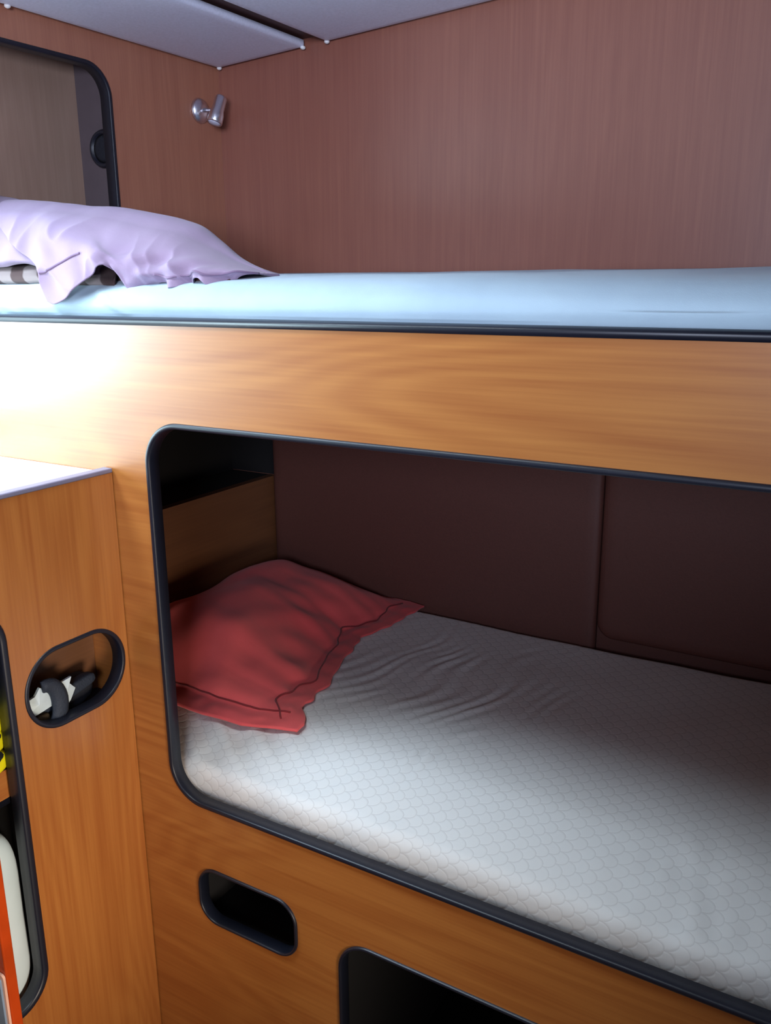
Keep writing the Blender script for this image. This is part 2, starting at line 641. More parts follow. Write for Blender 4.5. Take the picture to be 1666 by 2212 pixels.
def sphere(name, c, r, m, parent=None, sz=1.0, seg=16, sx=1.0, sy=1.0):
    vs, fs = [], []
    rings = seg // 2
    for i in range(rings + 1):
        ph = math.pi * i / rings
        for j in range(seg):
            th = 2 * math.pi * j / seg
            vs.append((c[0] + r * sx * math.sin(ph) * math.cos(th), c[1] + r * sy * math.sin(ph) * math.sin(th), c[2] + r * sz * math.cos(ph)))
    for i in range(rings):
        for j in range(seg):
            k = (j + 1) % seg
            fs.append((i * seg + j, i * seg + k, (i + 1) * seg + k, (i + 1) * seg + j))
    return obj(name, vs, fs, m, parent)


headliner(-1.362, -1.130, 0.03, 0.742, 'narrow white padded ceiling panel beside the cupboard wall, left of the dark gap',
          [(-1.358, 0.215), (-1.356, 0.738), (-1.134, 0.738)])
headliner(-1.079, -0.10, 0.0, 0.742, 'wide white padded ceiling panel right of the dark gap', [(-1.075, 0.738)])

# ------------------------------------------------------------------ bunk furniture
bunk = empty('bunk_bed', (-0.4, 0.36, -1.45), 'built-in cherry wood double bunk with rounded black-edged openings, filling the cabin wall', 'bunk bed')
OPEN = rrect(-0.890, 0.50, -0.765, -0.188, 0.058, 14)
CUB1 = rrect(-0.850, -0.662, -0.972, -0.874, 0.036, 10)
CUB2 = rrect(-0.588, 0.05, -1.30, -0.895, 0.05, 10)
PT = 0.013
front = plate('front_panel', [(BX0 - 0.03, -1.45), (BX1, -1.45), (BX1, -0.050), (BX0 - 0.03, -0.050)],
              [pts(OPEN), pts(CUB1), pts(CUB2)], XZ(0.0), PT, 'wood_x', bunk)
# black rubber edging around each opening and along the top
for nm, rr, f in (('berth_opening_edging', OPEN, 0.004), ('cubby_edging', CUB1, 0.0008), ('cubby_edging', CUB2, 0.0012)):
    sweep(nm, rr, lip(f, 0.004, 0.004, PT + 0.003), XZ(0.0), 'black', bunk)
tr = []
for i in range(13):
    t = math.pi * i / 12
    tr.append((0.0095 - 0.0125 * math.cos(t), -0.050 + 0.0045 * math.sin(t)))
prof_top = [(-0.003, -0.056)] + tr + [(0.022, -0.056)]
vs = [(xx, a, b) for xx in (BX0 - 0.03, BX1) for a, b in prof_top]
k = len(prof_top)
obj('top_rail_edging', vs, [(a, (a + 1) % k, k + (a + 1) % k, k + a) for a in range(k)] + [tuple(range(k)), tuple(range(k, 2 * k))], 'black', bunk)
box('upper_bed_board', (BX0, PT + 0.001, -0.135), (BX1, D - 0.002, -0.112), 'wood_x', bunk)
box('lower_bed_board', (-1.25, PT + 0.001, -0.84), (BX1, D - 0.002, -0.822), 'wood_x', bunk)
# end board of the lower berth with a locker recess above it, its shade painted black
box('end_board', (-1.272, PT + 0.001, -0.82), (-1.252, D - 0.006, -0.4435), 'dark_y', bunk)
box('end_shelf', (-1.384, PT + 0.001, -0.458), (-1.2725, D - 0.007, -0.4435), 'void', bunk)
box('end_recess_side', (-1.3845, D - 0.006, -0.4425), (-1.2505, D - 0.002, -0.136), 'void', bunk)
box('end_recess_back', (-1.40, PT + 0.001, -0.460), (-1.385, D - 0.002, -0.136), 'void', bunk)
# storage bins behind the cubbies
def bin_(nm, x0, x1, z0, z1, dep, m='void'):
    t = 0.006
    y0 = PT + 0.005
    y1 = y0 + dep
    vs, fs = [], []
    def bx(a, b):
        o = len(vs)
        for X_ in (a[0], b[0]):
            for Y_ in (a[1], b[1]):
                for Z_ in (a[2], b[2]):
                    vs.append((X_, Y_, Z_))
        for f in [(0, 1, 3, 2), (4, 6, 7, 5), (0, 4, 5, 1), (2, 3, 7, 6), (0, 2, 6, 4), (1, 5, 7, 3)]:
            fs.append(tuple(q + o for q in f))
    bx((x0 - t, y0, z0 - t), (x0, y1, z1 + t))
    bx((x1, y0, z0 - t), (x1 + t, y1, z1 + t))
    bx((x0, y0, z0 - t), (x1, y1, z0))
    bx((x0, y0, z1), (x1, y1, z1 + t))
    bx((x0 - t, y1, z0 - t), (x1 + t, y1 + t, z1 + t))
    obj(nm, vs, fs, m, bunk, smooth=False)
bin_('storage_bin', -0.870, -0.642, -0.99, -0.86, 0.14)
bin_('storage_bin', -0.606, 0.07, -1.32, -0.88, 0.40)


box('liner_backing', (-1.25, D - 0.0045, -0.82), (BX1, D - 0.0005, -0.137), 'leather', bunk)


# padded liner boards on the hull side of the lower berth
def liner(x0, x1, z0, z1, label):
    prof = [(0, 0.0), (0, -0.008), (0.002, -0.013), (0.006, -0.016), (0.014, -0.018), (0.03, -0.0185)]
    vs, fs = [], []
    k = len(prof)
    rings = [pts(rrect(x0 + o, x1 - o, z0 + o, z1 - o, max(0.035 - o, 0.004), 8)) for o, _ in prof]
    L_ = len(rings[0])
    for i in range(L_):
        for q in range(k):
            vs.append((rings[q][i][0], D - 0.005 + prof[q][1], rings[q][i][1]))
    for i in range(L_):
        j = (i + 1) % L_
        for a in range(k - 1):
            fs.append((i * k + a, i * k + a + 1, j * k + a + 1, j * k + a))
    fs.append(tuple(i * k + k - 1 for i in range(L_)))
    fs.append(tuple(reversed([i * k for i in range(L_)])))
    o = obj('liner_panel', vs, fs, 'leather')
    return T(o, label, 'wall panel', 'brown padded panels behind the lower berth')


liner(-1.25, -0.4635, -0.80, -0.137, 'dark brown padded wall panel behind the red pillow, left of the seam')
liner(-0.462, 0.60, -0.684, -0.137, 'dark brown padded wall panel with rounded bottom corner, right of the seam')

# ------------------------------------------------------------------ cupboard behind the side wall opening
cup = empty('wall_cupboard', (-1.44, 0.22, -0.03), 'open wood lined cupboard behind the rounded opening in the side wall', 'cupboard')
sweep('opening_edging', REC, lip(0.003, 0.005, 0.003, 0.022), YZ(-1.37), 'black', cup)
XB = -1.481
box('back_panel', (XB - 0.012, 0.002, -0.06), (XB, 0.470, 0.44), 'pale_z', cup)
box('side_panel', (XB, 0.450, -0.06), (-1.3935, 0.462, 0.44), 'lining', cup)
box('side_panel', (XB, 0.002, -0.06), (-1.3935, 0.014, 0.44), 'lining', cup)
box('top_panel', (XB, 0.014, 0.415), (-1.3935, 0.450, 0.427), 'lining', cup)
box('bottom_panel', (XB, 0.014, -0.05), (-1.3935, 0.450, -0.038), 'lining', cup)

# black round speaker on the cupboard's side panel
sp = empty('speaker', (-1.412, 0.4495, 0.253), 'small round black speaker on the inner side of the wall cupboard', 'speaker')
def disc_y(nm, c, r, prof, m, parent, n=28):
    """turned part whose axis is y: prof = [(radius, dy)]"""
    vs, fs = [], []
    for i in range(n):
        t = 2 * math.pi * i / n
        for rr_, dy in prof:
            vs.append((c[0] + rr_ * math.cos(t), c[1] + dy, c[2] + rr_ * math.sin(t)))
    k = len(prof)
    for i in range(n):
        j = (i + 1) % n
        for a in range(k - 1):
            fs.append((i * k + a, i * k + a + 1, j * k + a + 1, j * k + a))
    fs.append(tuple(i * k for i in range(n)))
    fs.append(tuple(reversed([i * k + k - 1 for i in range(n)])))
    return obj(nm, vs, fs, m, parent)
R_ = 0.036
disc_y('rim', (-1.412, 0.4495, 0.253), R_, [(R_ - 0.002, 0), (R_, -0.004), (R_ - 0.003, -0.009), (R_ - 0.008, -0.009), (R_ - 0.009, -0.004)], 'black', sp)
disc_y('grille', (-1.412, 0.4495, 0.253), R_, [(0.0265, -0.0045), (0.018, -0.0075), (0.008, -0.009), (0.001, -0.0095)], 'black_cloth', sp)

# ------------------------------------------------------------------ reading lamp
lamp = empty('reading_lamp', (-1.37, 0.682, 0.350), 'small chrome swivel reading lamp on the side wall under the ceiling corner', 'lamp')
def turned(nm, base, axis, prof, m, parent, n=24):
    base = Vector(base); ax = Vector(axis).normalized(); u = ax.orthogonal().normalized(); w = ax.cross(u)
    vs, fs = [], []
    for i in range(n):
        t = 2 * math.pi * i / n
        for r, h in prof:
            vs.append(base + ax * h + (u * math.cos(t) + w * math.sin(t)) * r)
    k = len(prof)
    for i in range(n):
        j = (i + 1) % n
        for a in range(k - 1):
            fs.append((i * k + a, i * k + a + 1, j * k + a + 1, j * k + a))
    fs.append(tuple(i * k for i in range(n)))
    fs.append(tuple(reversed([i * k + k - 1 for i in range(n)])))
    return obj(nm, vs, fs, m, parent)
turned('wall_rose', (-1.370, 0.682, 0.352), (1, 0, 0), [(0.025, 0), (0.0255, 0.003), (0.023, 0.008), (0.014, 0.013), (0.009, 0.015), (0.001, 0.0155)], 'chrome', lamp)
tube('arm', [(-1.356, 0.682, 0.352), (-1.343, 0.681, 0.351), (-1.330, 0.677, 0.349), (-1.318, 0.672, 0.349)], 0.0045, 'chrome', lamp, n=12)
hd = Vector((-0.006, -0.020, -0.052)).normalized()
top = Vector((-1.308, 0.684, 0.374))
turned('shade', top, hd, [(0.004, -0.002), (0.010, 0.0), (0.0125, 0.004), (0.013, 0.030), (0.0155, 0.038), (0.0165, 0.056), (0.0150, 0.058), (0.0140, 0.056), (0.013, 0.050)], 'chrome', lamp)
turned('lens', top, hd, [(0.0135, 0.050), (0.0135, 0.0565), (0.009, 0.0595), (0.001, 0.060)], 'lens', lamp)

# ------------------------------------------------------------------ low side locker
locker = empty('side_locker', (-1.17, -0.24, -1.45), 'low cherry wood locker with oval hand slot and pale top, standing left of the bunk', 'locker')
LX = -0.963
SLOT = rrect(-0.183, -0.010, -0.604, -0.487, 0.0575, 14)
LOP = rrect(-0.52, -0.209, -1.000, -0.405, 0.045, 10)
plate('side_panel', [(-0.60, -1.45), (-0.0015, -1.45), (-0.0015, -0.2645), (-0.60, -0.2645)],
      [pts(SLOT), pts(LOP)], YZ(LX), 0.016, 'wood_z', locker)
sweep('slot_edging', SLOT, lip(0.002, 0.0045, 0.002, 0.020), YZ(LX), 'black', locker)
sweep('opening_edging', LOP, lip(0.008, 0.003, 0.004, 0.018), YZ(LX), 'black', locker)
box('top_panel', (-1.395, -0.598, -0.278), (LX - 0.0165, -0.0015, -0.2646), 'white_top', locker)
box('top_edging', (LX - 0.016, -0.600, -0.2643), (LX + 0.002, -0.0015, -0.2575), 'lavender_edge', locker, bevel=0.002)
box('front_board', (-1.395, -0.600, -1.45), (LX - 0.0165, -0.585, -0.279), 'wood_z', locker)
# pocket behind the slot
box('pocket_back', (LX - 0.085, -0.1895, -0.66), (LX - 0.077, -0.0005, -0.28), 'dark_y', locker)  # shade at the back of the slot put into darker wood
box('pocket_floor', (LX - 0.0765, -0.1895, -0.628), (LX - 0.0215, -0.004, -0.620), 'black', locker)
box('divider', (-1.39, -0.198, -1.44), (LX - 0.0215, -0.190, -0.28), 'void', locker)  # coloured black as painted shade inside the locker
box('inner_back', (-1.395, -0.584, -1.44), (-1.385, -0.208, -0.28), 'void', locker)
# shelf between the two compartments with a wooden fiddle
box('shelf', (-1.384, -0.584, -0.690), (LX - 0.040, -0.1985, -0.676), 'wood_y', locker)
fd = box('fiddle_rail', (LX - 0.039, -0.584, -0.686), (LX - 0.025, -0.1985, -0.636), 'wood_y', locker)
for zz in (-0.6375, -0.688):
    tube('fiddle_edging', [(LX - 0.032, -0.583, zz), (LX - 0.032, -0.1995, zz)], 0.0085, 'black', locker, n=12)

# ------------------------------------------------------------------ things inside the locker
# black cloth pouch lying in the pocket
def blob_grid(nm, rows, m, nu, nv, parent=None, amp=0.0, freq=60, thick=0.0, seed=0.0, mods=()):
    g = surf_grid(rows, nu, nv)
    vs = []
    for v in range(nv):
        for u in range(nu):
            p = g[v][u]
            if amp:
                q = Vector(p) * freq
                p = p + np.array([noise.noise(q + Vector((seed, 0, 0))), noise.noise(q + Vector((0, seed + 9, 0))), noise.noise(q + Vector((0, 0, seed + 5)))]) * amp
            vs.append(tuple(p))
    md = list(mods)
    if thick:
        md.append(('SOLIDIFY', dict(thickness=thick, offset=0.0)))
    return obj(nm, vs, grid_faces(nu, nv), m, parent, mods=md)


def cushion(nm, c, hx, hy, hz, m, parent=None, rot=None, amp=0.0, freq=40, seed=0, pw=0.5, n=20):
    """closed soft block: superellipsoid with noise, rot = Matrix"""
    vs, fs = [], []
    f = lambda q, e: math.copysign(abs(q) ** e, q)
    for i in range(n + 1):
        ph = -math.pi / 2 + math.pi * i / n
        for j in range(2 * n):
            th = math.pi * j / n
            p = Vector((hx * f(math.cos(ph), pw) * f(math.cos(th), pw), hy * f(math.cos(ph), pw) * f(math.sin(th), pw), hz * f(math.sin(ph), pw)))
            if amp:
                p += p.normalized() * noise.noise(p * freq + Vector((seed, seed, 0))) * amp
            if rot:
                p = rot @ p
            vs.append(p + Vector(c))
    w = 2 * n
    for i in range(n):
        for j in range(w):
            k = (j + 1) % w
            fs.append((i * w + j, i * w + k, (i + 1) * w + k, (i + 1) * w + j))
    return obj(nm, vs, fs, m, parent)


Rx = lambda a: Matrix.Rotation(math.radians(a), 3, 'X')
Ry = lambda a: Matrix.Rotation(math.radians(a), 3, 'Y')
Rz = lambda a: Matrix.Rotation(math.radians(a), 3, 'Z')
pouch = empty('cloth_pouch', (LX - 0.048, -0.10, -0.619), 'folded black cloth pouch lying at the back of the oval locker slot', 'pouch')
cushion('body', (LX - 0.056, -0.095, -0.596), 0.018, 0.060, 0.022, 'black_cloth', pouch, Rx(7), amp=0.003, freq=50)
cushion('flap', (LX - 0.040, -0.092, -0.582), 0.010, 0.054, 0.010, 'webbing', pouch, Rx(8), amp=0.002, freq=60, seed=4)

card = []
# folded white card held by a black webbing band
wc = empty('paper_roll', (LX - 0.026, -0.128, -0.619), 'crumpled white paper held by a black webbing band inside the oval slot', 'paper')
XR = LX - 0.024
def sheetpoly(nm, poly, x, bulge, m, parent):
    """crumpled flat piece standing in the slot: outline in (y, z)"""
    cy = sum(p[0] for p in poly) / len(poly)
    cz = sum(p[1] for p in poly) / len(poly)
    n = len(poly)
    vs = [(x, p[0], p[1]) for p in poly] + [(x + bulge, cy, cz)] + [(x - 0.004, p[0], p[1]) for p in poly]
    fs = [(i, (i + 1) % n, n) for i in range(n)] + [(i, (i + 1) % n, n + 1 + (i + 1) % n, n + 1 + i) for i in range(n)] + [tuple(n + 1 + i for i in range(n))]
    return obj(nm, vs, fs, m, parent, smooth=False)
sheetpoly('paper', [(-0.179, -0.586), (-0.180, -0.567), (-0.166, -0.5605), (-0.152, -0.558), (-0.143, -0.548), (-0.132, -0.558), (-0.125, -0.574), (-0.127, -0.583), (-0.150, -0.586)], XR, 0.006, 'white_plastic', wc)
sheetpoly('paper', [(-0.112, -0.590), (-0.116, -0.572), (-0.120, -0.550), (-0.108, -0.555), (-0.089, -0.553), (-0.095, -0.560), (-0.084, -0.573), (-0.094, -0.588), (-0.104, -0.595)], XR, 0.005, 'white_plastic', wc)
band = []
for i in range(17):
    t = i / 16
    a = math.radians(100 - 215 * t)
    band.append((math.cos(a), math.sin(a)))
vs, fs = [], []
for i, (c, s) in enumerate(band):
    cy, cz = -0.139 + 0.0235 * c, -0.580 + 0.034 * s
    w = 0.009 + 0.004 * math.sin(math.pi * i / 16)
    for (dn, dx) in ((-w, 0.0), (-w * 0.4, 0.005), (w * 0.4, 0.006), (w, 0.001), (w, -0.002), (-w, -0.003)):
        vs.append((XR + 0.006 + dx, cy + dn * c, cz + dn * s))
for i in range(16):
    for a in range(6):
        b = (a + 1) % 6
        fs.append((i * 6 + a, i * 6 + b, (i + 1) * 6 + b, (i + 1) * 6 + a))
fs += [tuple(range(6)), tuple(range(96, 102))]
obj('webbing_band', vs, fs, 'webbing', wc)
ck = cushion('cork_float', (LX - 0.034, -0.150, -0.6045), 0.012, 0.022, 0.0145, 'cork', None, None, amp=0.002, freq=120)
T(ck, 'small dark brown rounded lump under the white paper in the oval slot', 'cork')

# yellow bag with black straps on the locker shelf
yb = empty('yellow_bag', (-1.06, -0.27, -0.676), 'bright yellow bag with black straps on the locker shelf', 'bag')
XY = LX - 0.028
for i, (zc, hz, hy, ey, rt) in enumerate(((-0.572, 0.022, 0.05, -0.1990, 20), (-0.604, 0.018, 0.055, -0.1960, 22), (-0.631, 0.015, 0.056, -0.1955, 12))):
    cushion('fabric_fold', (XY - 0.02, -0.200 - hy, zc), 0.030, hy, hz, 'yellow', yb, Rx(rt * 0.5), amp=0.004, freq=45, seed=i * 7, pw=0.45)
for zc in (-0.590, -0.619):
    tube('strap', [(XY + 0.010, -0.34, zc - 0.016), (XY + 0.016, -0.28, zc - 0.008), (XY + 0.014, -0.235, zc), (XY + 0.004, -0.216, zc + 0.004)], [0.006] * 4, 'black_cloth', yb, n=8)
bc = cushion('blue_cloth', (LX - 0.066, -0.28, -0.6575), 0.020, 0.08, 0.009, 'blue', None, Rx(6), amp=0.003, freq=40)
T(bc, 'folded blue cloth under the yellow bag on the locker shelf', 'cloth')
# white rolled towel in the lower compartment
wt = cushion('rolled_towel', (LX - 0.080, -0.318, -0.880), 0.058, 0.118, 0.150, 'white_cloth', None, None, amp=0.004, freq=14, pw=0.35, n=28)
T(wt, 'pale white bulky rolled towel in the lower locker opening', 'towel')
box('lower_floor', (-1.384, -0.584, -1.050), (LX - 0.0225, -0.1985, -1.036), 'wood_y', locker)

# red varnished door edge and its metal latch plate in the near bottom-left corner
rb = empty('cabinet_door', (-0.90, -0.36, -1.45), 'glossy red-orange varnished door edge close to the camera at the lower left', 'door')
box('door_leaf', (-0.957, -0.350, -1.44), (-0.8245, -0.336, -0.62), 'red_wood', rb, bevel=0.002)
pl = plate('latch_plate', pts(rrect(-0.880, -0.8255, -0.93, -0.790, 0.005, 5)), [], lambda a, b, d: (a, -0.3535 + d, b), 0.003, 'peach', rb)
plate('latch_face', pts(rrect(-0.877, -0.8295, -0.926, -0.796, 0.003, 5)), [], lambda a, b, d: (a, -0.3560 + d, b), 0.0028, 'steel', pl)

# ------------------------------------------------------------------ mattresses
def mattress_upper():
    nu = 420
    prof = [(0.55, -0.108), (0.10, -0.108), (0.032, -0.108), (0.026, -0.095), (0.0265, -0.070), (0.0250, -0.052), (0.0215, -0.042), (0.0190, -0.032), (0.023, -0.021),
            (0.033, -0.012), (0.048, -0.004), (0.070, 0.0015), (0.11, 0.0045), (0.20, 0.007), (0.40, 0.011), (0.60, 0.014), (0.725, 0.013), (0.7485, 0.004), (0.7485, -0.108)]
    prof = [tuple(p) for p in spline(prof, 90)]
    vs = []
    for i in range(nu):
        x = -1.366 + (BX1 - 0.004 + 1.366) * i / (nu - 1)
        for j, (y, z) in enumerate(prof):
            y = min(max(y, 0.0150), 0.7485)
            fr = math.exp(-((y - 0.03) / 0.05) ** 2) * (1 if z > -0.09 else 0)
            w = nz(x * 3, y * 3, z * 6) * 0.005 + nz(x * 9, y * 9, z * 20, 5) * 0.0018
            # gathers of the sheet at the rail, strongest at the left
            g = math.exp(-((x + 1.13) / 0.09) ** 2) * 0.8 + 0.15
            low = math.exp(-((z + 0.04) / 0.014) ** 2)
            w2 = nz(x * 38 + z * 60, 0, z * 9, 2) * 0.004 * g * low
            # long diagonal fold
            dfl = (z + 0.045) + 0.55 * (x + 0.93)
            w3 = 0.0045 * math.exp(-(dfl / 0.006) ** 2) * math.exp(-((x + 0.97) / 0.04) ** 2)
            yy = y - (w * 0.5 + w2 + w3) * fr
            zz = z + (w if z > -0.03 else 0) * (0.9 if y < 0.7 else 0.3)
            vs.append((x, max(yy, 0.0235) if zz < -0.044 else max(yy, 0.008), zz if z > -0.1 else z))
    k = len(prof)
    fs = [(i * k + a, i * k + a + 1, (i + 1) * k + a + 1, (i + 1) * k + a) for i in range(nu - 1) for a in range(k - 1)]
    fs += [(i * k, (i + 1) * k, (i + 1) * k + k - 1, i * k + k - 1) for i in range(nu - 1)]
    fs += [tuple(range(k)), tuple(reversed([(nu - 1) * k + a for a in range(k)]))]
    o = obj('mattress', vs, fs, 'sheet')
    T(o, 'upper bunk mattress in a pale white fitted sheet, above the black top rail', 'mattress')
    return o


mattress_upper()


def bed_height(y):
    """crown of the lower mattress: quick round at the front edge, then a slow rise"""
    ef = min(1.0, max(0.0, (y - 0.0255) / 0.018))
    e2 = min(1.0, max(0.0, (y - 0.0255) / 0.16))
    return -0.744 + 0.016 * (1 - (1 - ef) ** 2.2) ** 0.6 + 0.033 * math.sin(e2 * math.pi / 2)


def mattress_lower():
    nu, nv = 520, 260
    x0, x1, y0, y1 = -1.249, BX1 - 0.004, 0.0255, 0.724
    vs = []
    for j in range(nv):
        v = j / (nv - 1)
        y = y0 + (y1 - y0) * v
        for i in range(nu):
            u = i / (nu - 1)
            x = x0 + (x1 - x0) * u
            ef = min(1.0, (y - y0) / 0.055)
            eb = min(1.0, (y1 - y) / 0.03)
            z = bed_height(y)
            z -= 0.02 * (1 - eb) ** 2
            # slow undulation
            z += nz(x * 2.2, y * 2.4, 0.0) * 0.006 + nz(x * 7, y * 7, 1.0) * 0.0025
            # slanting pulled folds in the middle of the bed
            a = math.radians(12)
            s_ = x * math.cos(a) - y * math.sin(a)
            t_ = x * math.sin(a) + y * math.cos(a)
            env = math.exp(-(((x + 0.66) / 0.20) ** 2 + ((y - 0.38) / 0.24) ** 2))
            z += 0.0023 * env * math.sin(s_ * 190 + 9 * noise.noise(Vector((x * 7, y * 6, 3)))) * max(0.0, 0.45 + 1.1 * noise.noise(Vector((t_ * 7, s_ * 22, 0))))
            # folds at the left front under the pillow corner
            env = math.exp(-(((x + 0.86) / 0.10) ** 2 + ((y - 0.10) / 0.08) ** 2))
            z += 0.0035 * env * math.sin((x * 0.5 + y) * 110 + x * 20)
            # creases near the right front
            env = math.exp(-(((x + 0.14) / 0.12) ** 2 + ((y - 0.07) / 0.10) ** 2))
            z += 0.004 * env * noise.noise(Vector((x * 34, y * 16, 7)))
            # scalloped little bunches along the front edge
            env = math.exp(-((y - 0.03) / 0.018) ** 2)
            z += 0.004 * env * noise.noise(Vector((x * 9, 2, 0)))
            yy = y - 0.004 * env * noise.noise(Vector((x * 14, 5, 0)))
            vs.append((x, max(yy, 0.0245), z))
    fs = grid_faces(nu, nv)
    n = len(vs)
    ring = [i for i in range(nu)] + [j * nu + nu - 1 for j in range(1, nv)] + [(nv - 1) * nu + i for i in range(nu - 2, -1, -1)] + [j * nu for j in range(nv - 2, 0, -1)]
    for r in ring:
        vs.append((vs[r][0], vs[r][1], -0.8215))
    L_ = len(ring)
    for a in range(L_):
        b = (a + 1) % L_
        fs.append((ring[a], n + a, n + b, ring[b]))
    fs.append(tuple(n + a for a in range(L_)))
    o = obj('mattress', vs, fs, 'pad')
    T(o, 'lower bunk mattress with white fish-scale quilted cover, inside the large rounded opening', 'mattress')
    return o


mattress_lower()

# ------------------------------------------------------------------ red pillow on the lower bunk
def red_pillow():
    e = empty('pillow', (-1.04, 0.43, -0.694), 'red cotton pillow with flat stitched border on the lower bunk mattress', 'pillow')
    nu, nv = 130, 150
    xr = lambda y: float(np.interp(y, [0.10, 0.143, 0.217, 0.296, 0.39, 0.432, 0.511, 0.606, 0.70, 0.735], [-0.755, -0.757, -0.800, -0.806, -0.836, -0.848, -0.866, -0.850, -0.838, -0.845])) + 0.010 * nz(y * 28, 1, 2) * min(1, max(0, (y - 0.15) / 0.05))
    yf = lambda x: float(np.interp(x, [-1.25, -1.002, -0.926, -0.848, -0.757], [0.112, 0.112, 0.108, 0.112, 0.140]))
    def P(u, v, top=True):
        # u across (0 = end board, 1 = right edge), v from front to back
        y = 0.12 + (0.722 - 0.12) * v
        xl, xx = -1.244, xr(y)
        x = xl + (xx - xl) * u
        y = yf(x) + (0.722 - yf(x)) * v
        dl = (x - xl); dr = (xx - x); df = (y - yf(x)); db = 0.722 - y
        fl = 0.042                                   # flat border
        def ed(d, b, w):
            q = max(0.0, min(1.0, (d - b) / w))
            return math.sin(q * math.pi / 2) ** 0.75
        h = ed(dr, fl, 0.23) * ed(df, fl, 0.17) * ed(dl, 0.0, 0.10) * ed(db, 0.01, 0.14)
        h *= 0.088
        flat = 1.0 - max(0, min(1, h / 0.02))
        bs = bed_height(y) + 0.006 + 0.010 * math.exp(-(y - 0.11) / 0.05) + nz(x * 14, y * 14, 3) * 0.0025
        # rippling of the border
        rip = (0.0035 + 0.0035 * nz(x * 40, y * 30, 2)) * flat * (min(1, dr / 0.02) if dr < df else min(1, df / 0.02)) + 0.002
        # soft dents and pulls in the body
        w = nz(x * 7, y * 7, 9) * 0.016 + nz(x * 16 + y * 6, y * 11, 5) * 0.005
        w += 0.0035 * math.sin((x * 0.7 - y * 0.7) * 70 + 3 * nz(x * 6, y * 6, 1)) * math.exp(-((dr - 0.09) / 0.05) ** 2) * math.exp(-((y - 0.42) / 0.16) ** 2)
        h += w * min(1, h / 0.03)
        return x, y, bs + h + rip
    vs = []
    for j in range(nv):
        for i in range(nu):
            vs.append(P(i / (nu - 1), j / (nv - 1)))
    # frayed hem
    fs = grid_faces(nu, nv)
    n = len(vs)
    for j in range(nv):
        for i in range(nu):
            x, y, z = vs[j * nu + i]
            vs.append((x, y, min(z - 0.0015, bed_height(y) + 0.0045 + 0.010 * math.exp(-(y - 0.11) / 0.05) + nz(x * 14, y * 14, 3) * 0.0025)))
    fs += [tuple(n + q for q in reversed(f)) for f in grid_faces(nu, nv)]
    ring = [i for i in range(nu)] + [j * nu + nu - 1 for j in range(1, nv)] + [(nv - 1) * nu + i for i in range(nu - 2, -1, -1)] + [j * nu for j in range(nv - 2, 0, -1)]
    for a in range(len(ring)):
        b = (a + 1) % len(ring)
        fs.append((ring[a], ring[b], n + ring[b], n + ring[a]))
    obj('pillowcase', vs, fs, 'red', e)
    # stitched seams of the border
    def seam(pth, nm='border_seam'):
        tube(nm, pth, 0.0016, 'red_dark', e, n=6)
    def at(x, y):
        yy = y
        xl, xx = -1.244, xr(y)
        u = (x - xl) / (xx - xl)
        v = (y - yf(x)) / (0.722 - yf(x))
        q = P(u, v)
        return (q[0], q[1], q[2] + 0.0008)
    A, B = [], []
    for i in range(60):
        x = -1.24 + (-0.797 + 1.24) * i / 59
        A.append(at(x, yf(x) + 0.044))
    for i in range(80):
        y = 0.150 + (0.70 - 0.150) * i / 79
        off = 0.040 - 0.018 * math.exp(-((y - 0.34) / 0.06) ** 2) + 0.006 * math.sin(y * 40)
        B.append(at(xr(y) - off, y))
    seam(A)
    seam(B)
    return e


red_pillow()

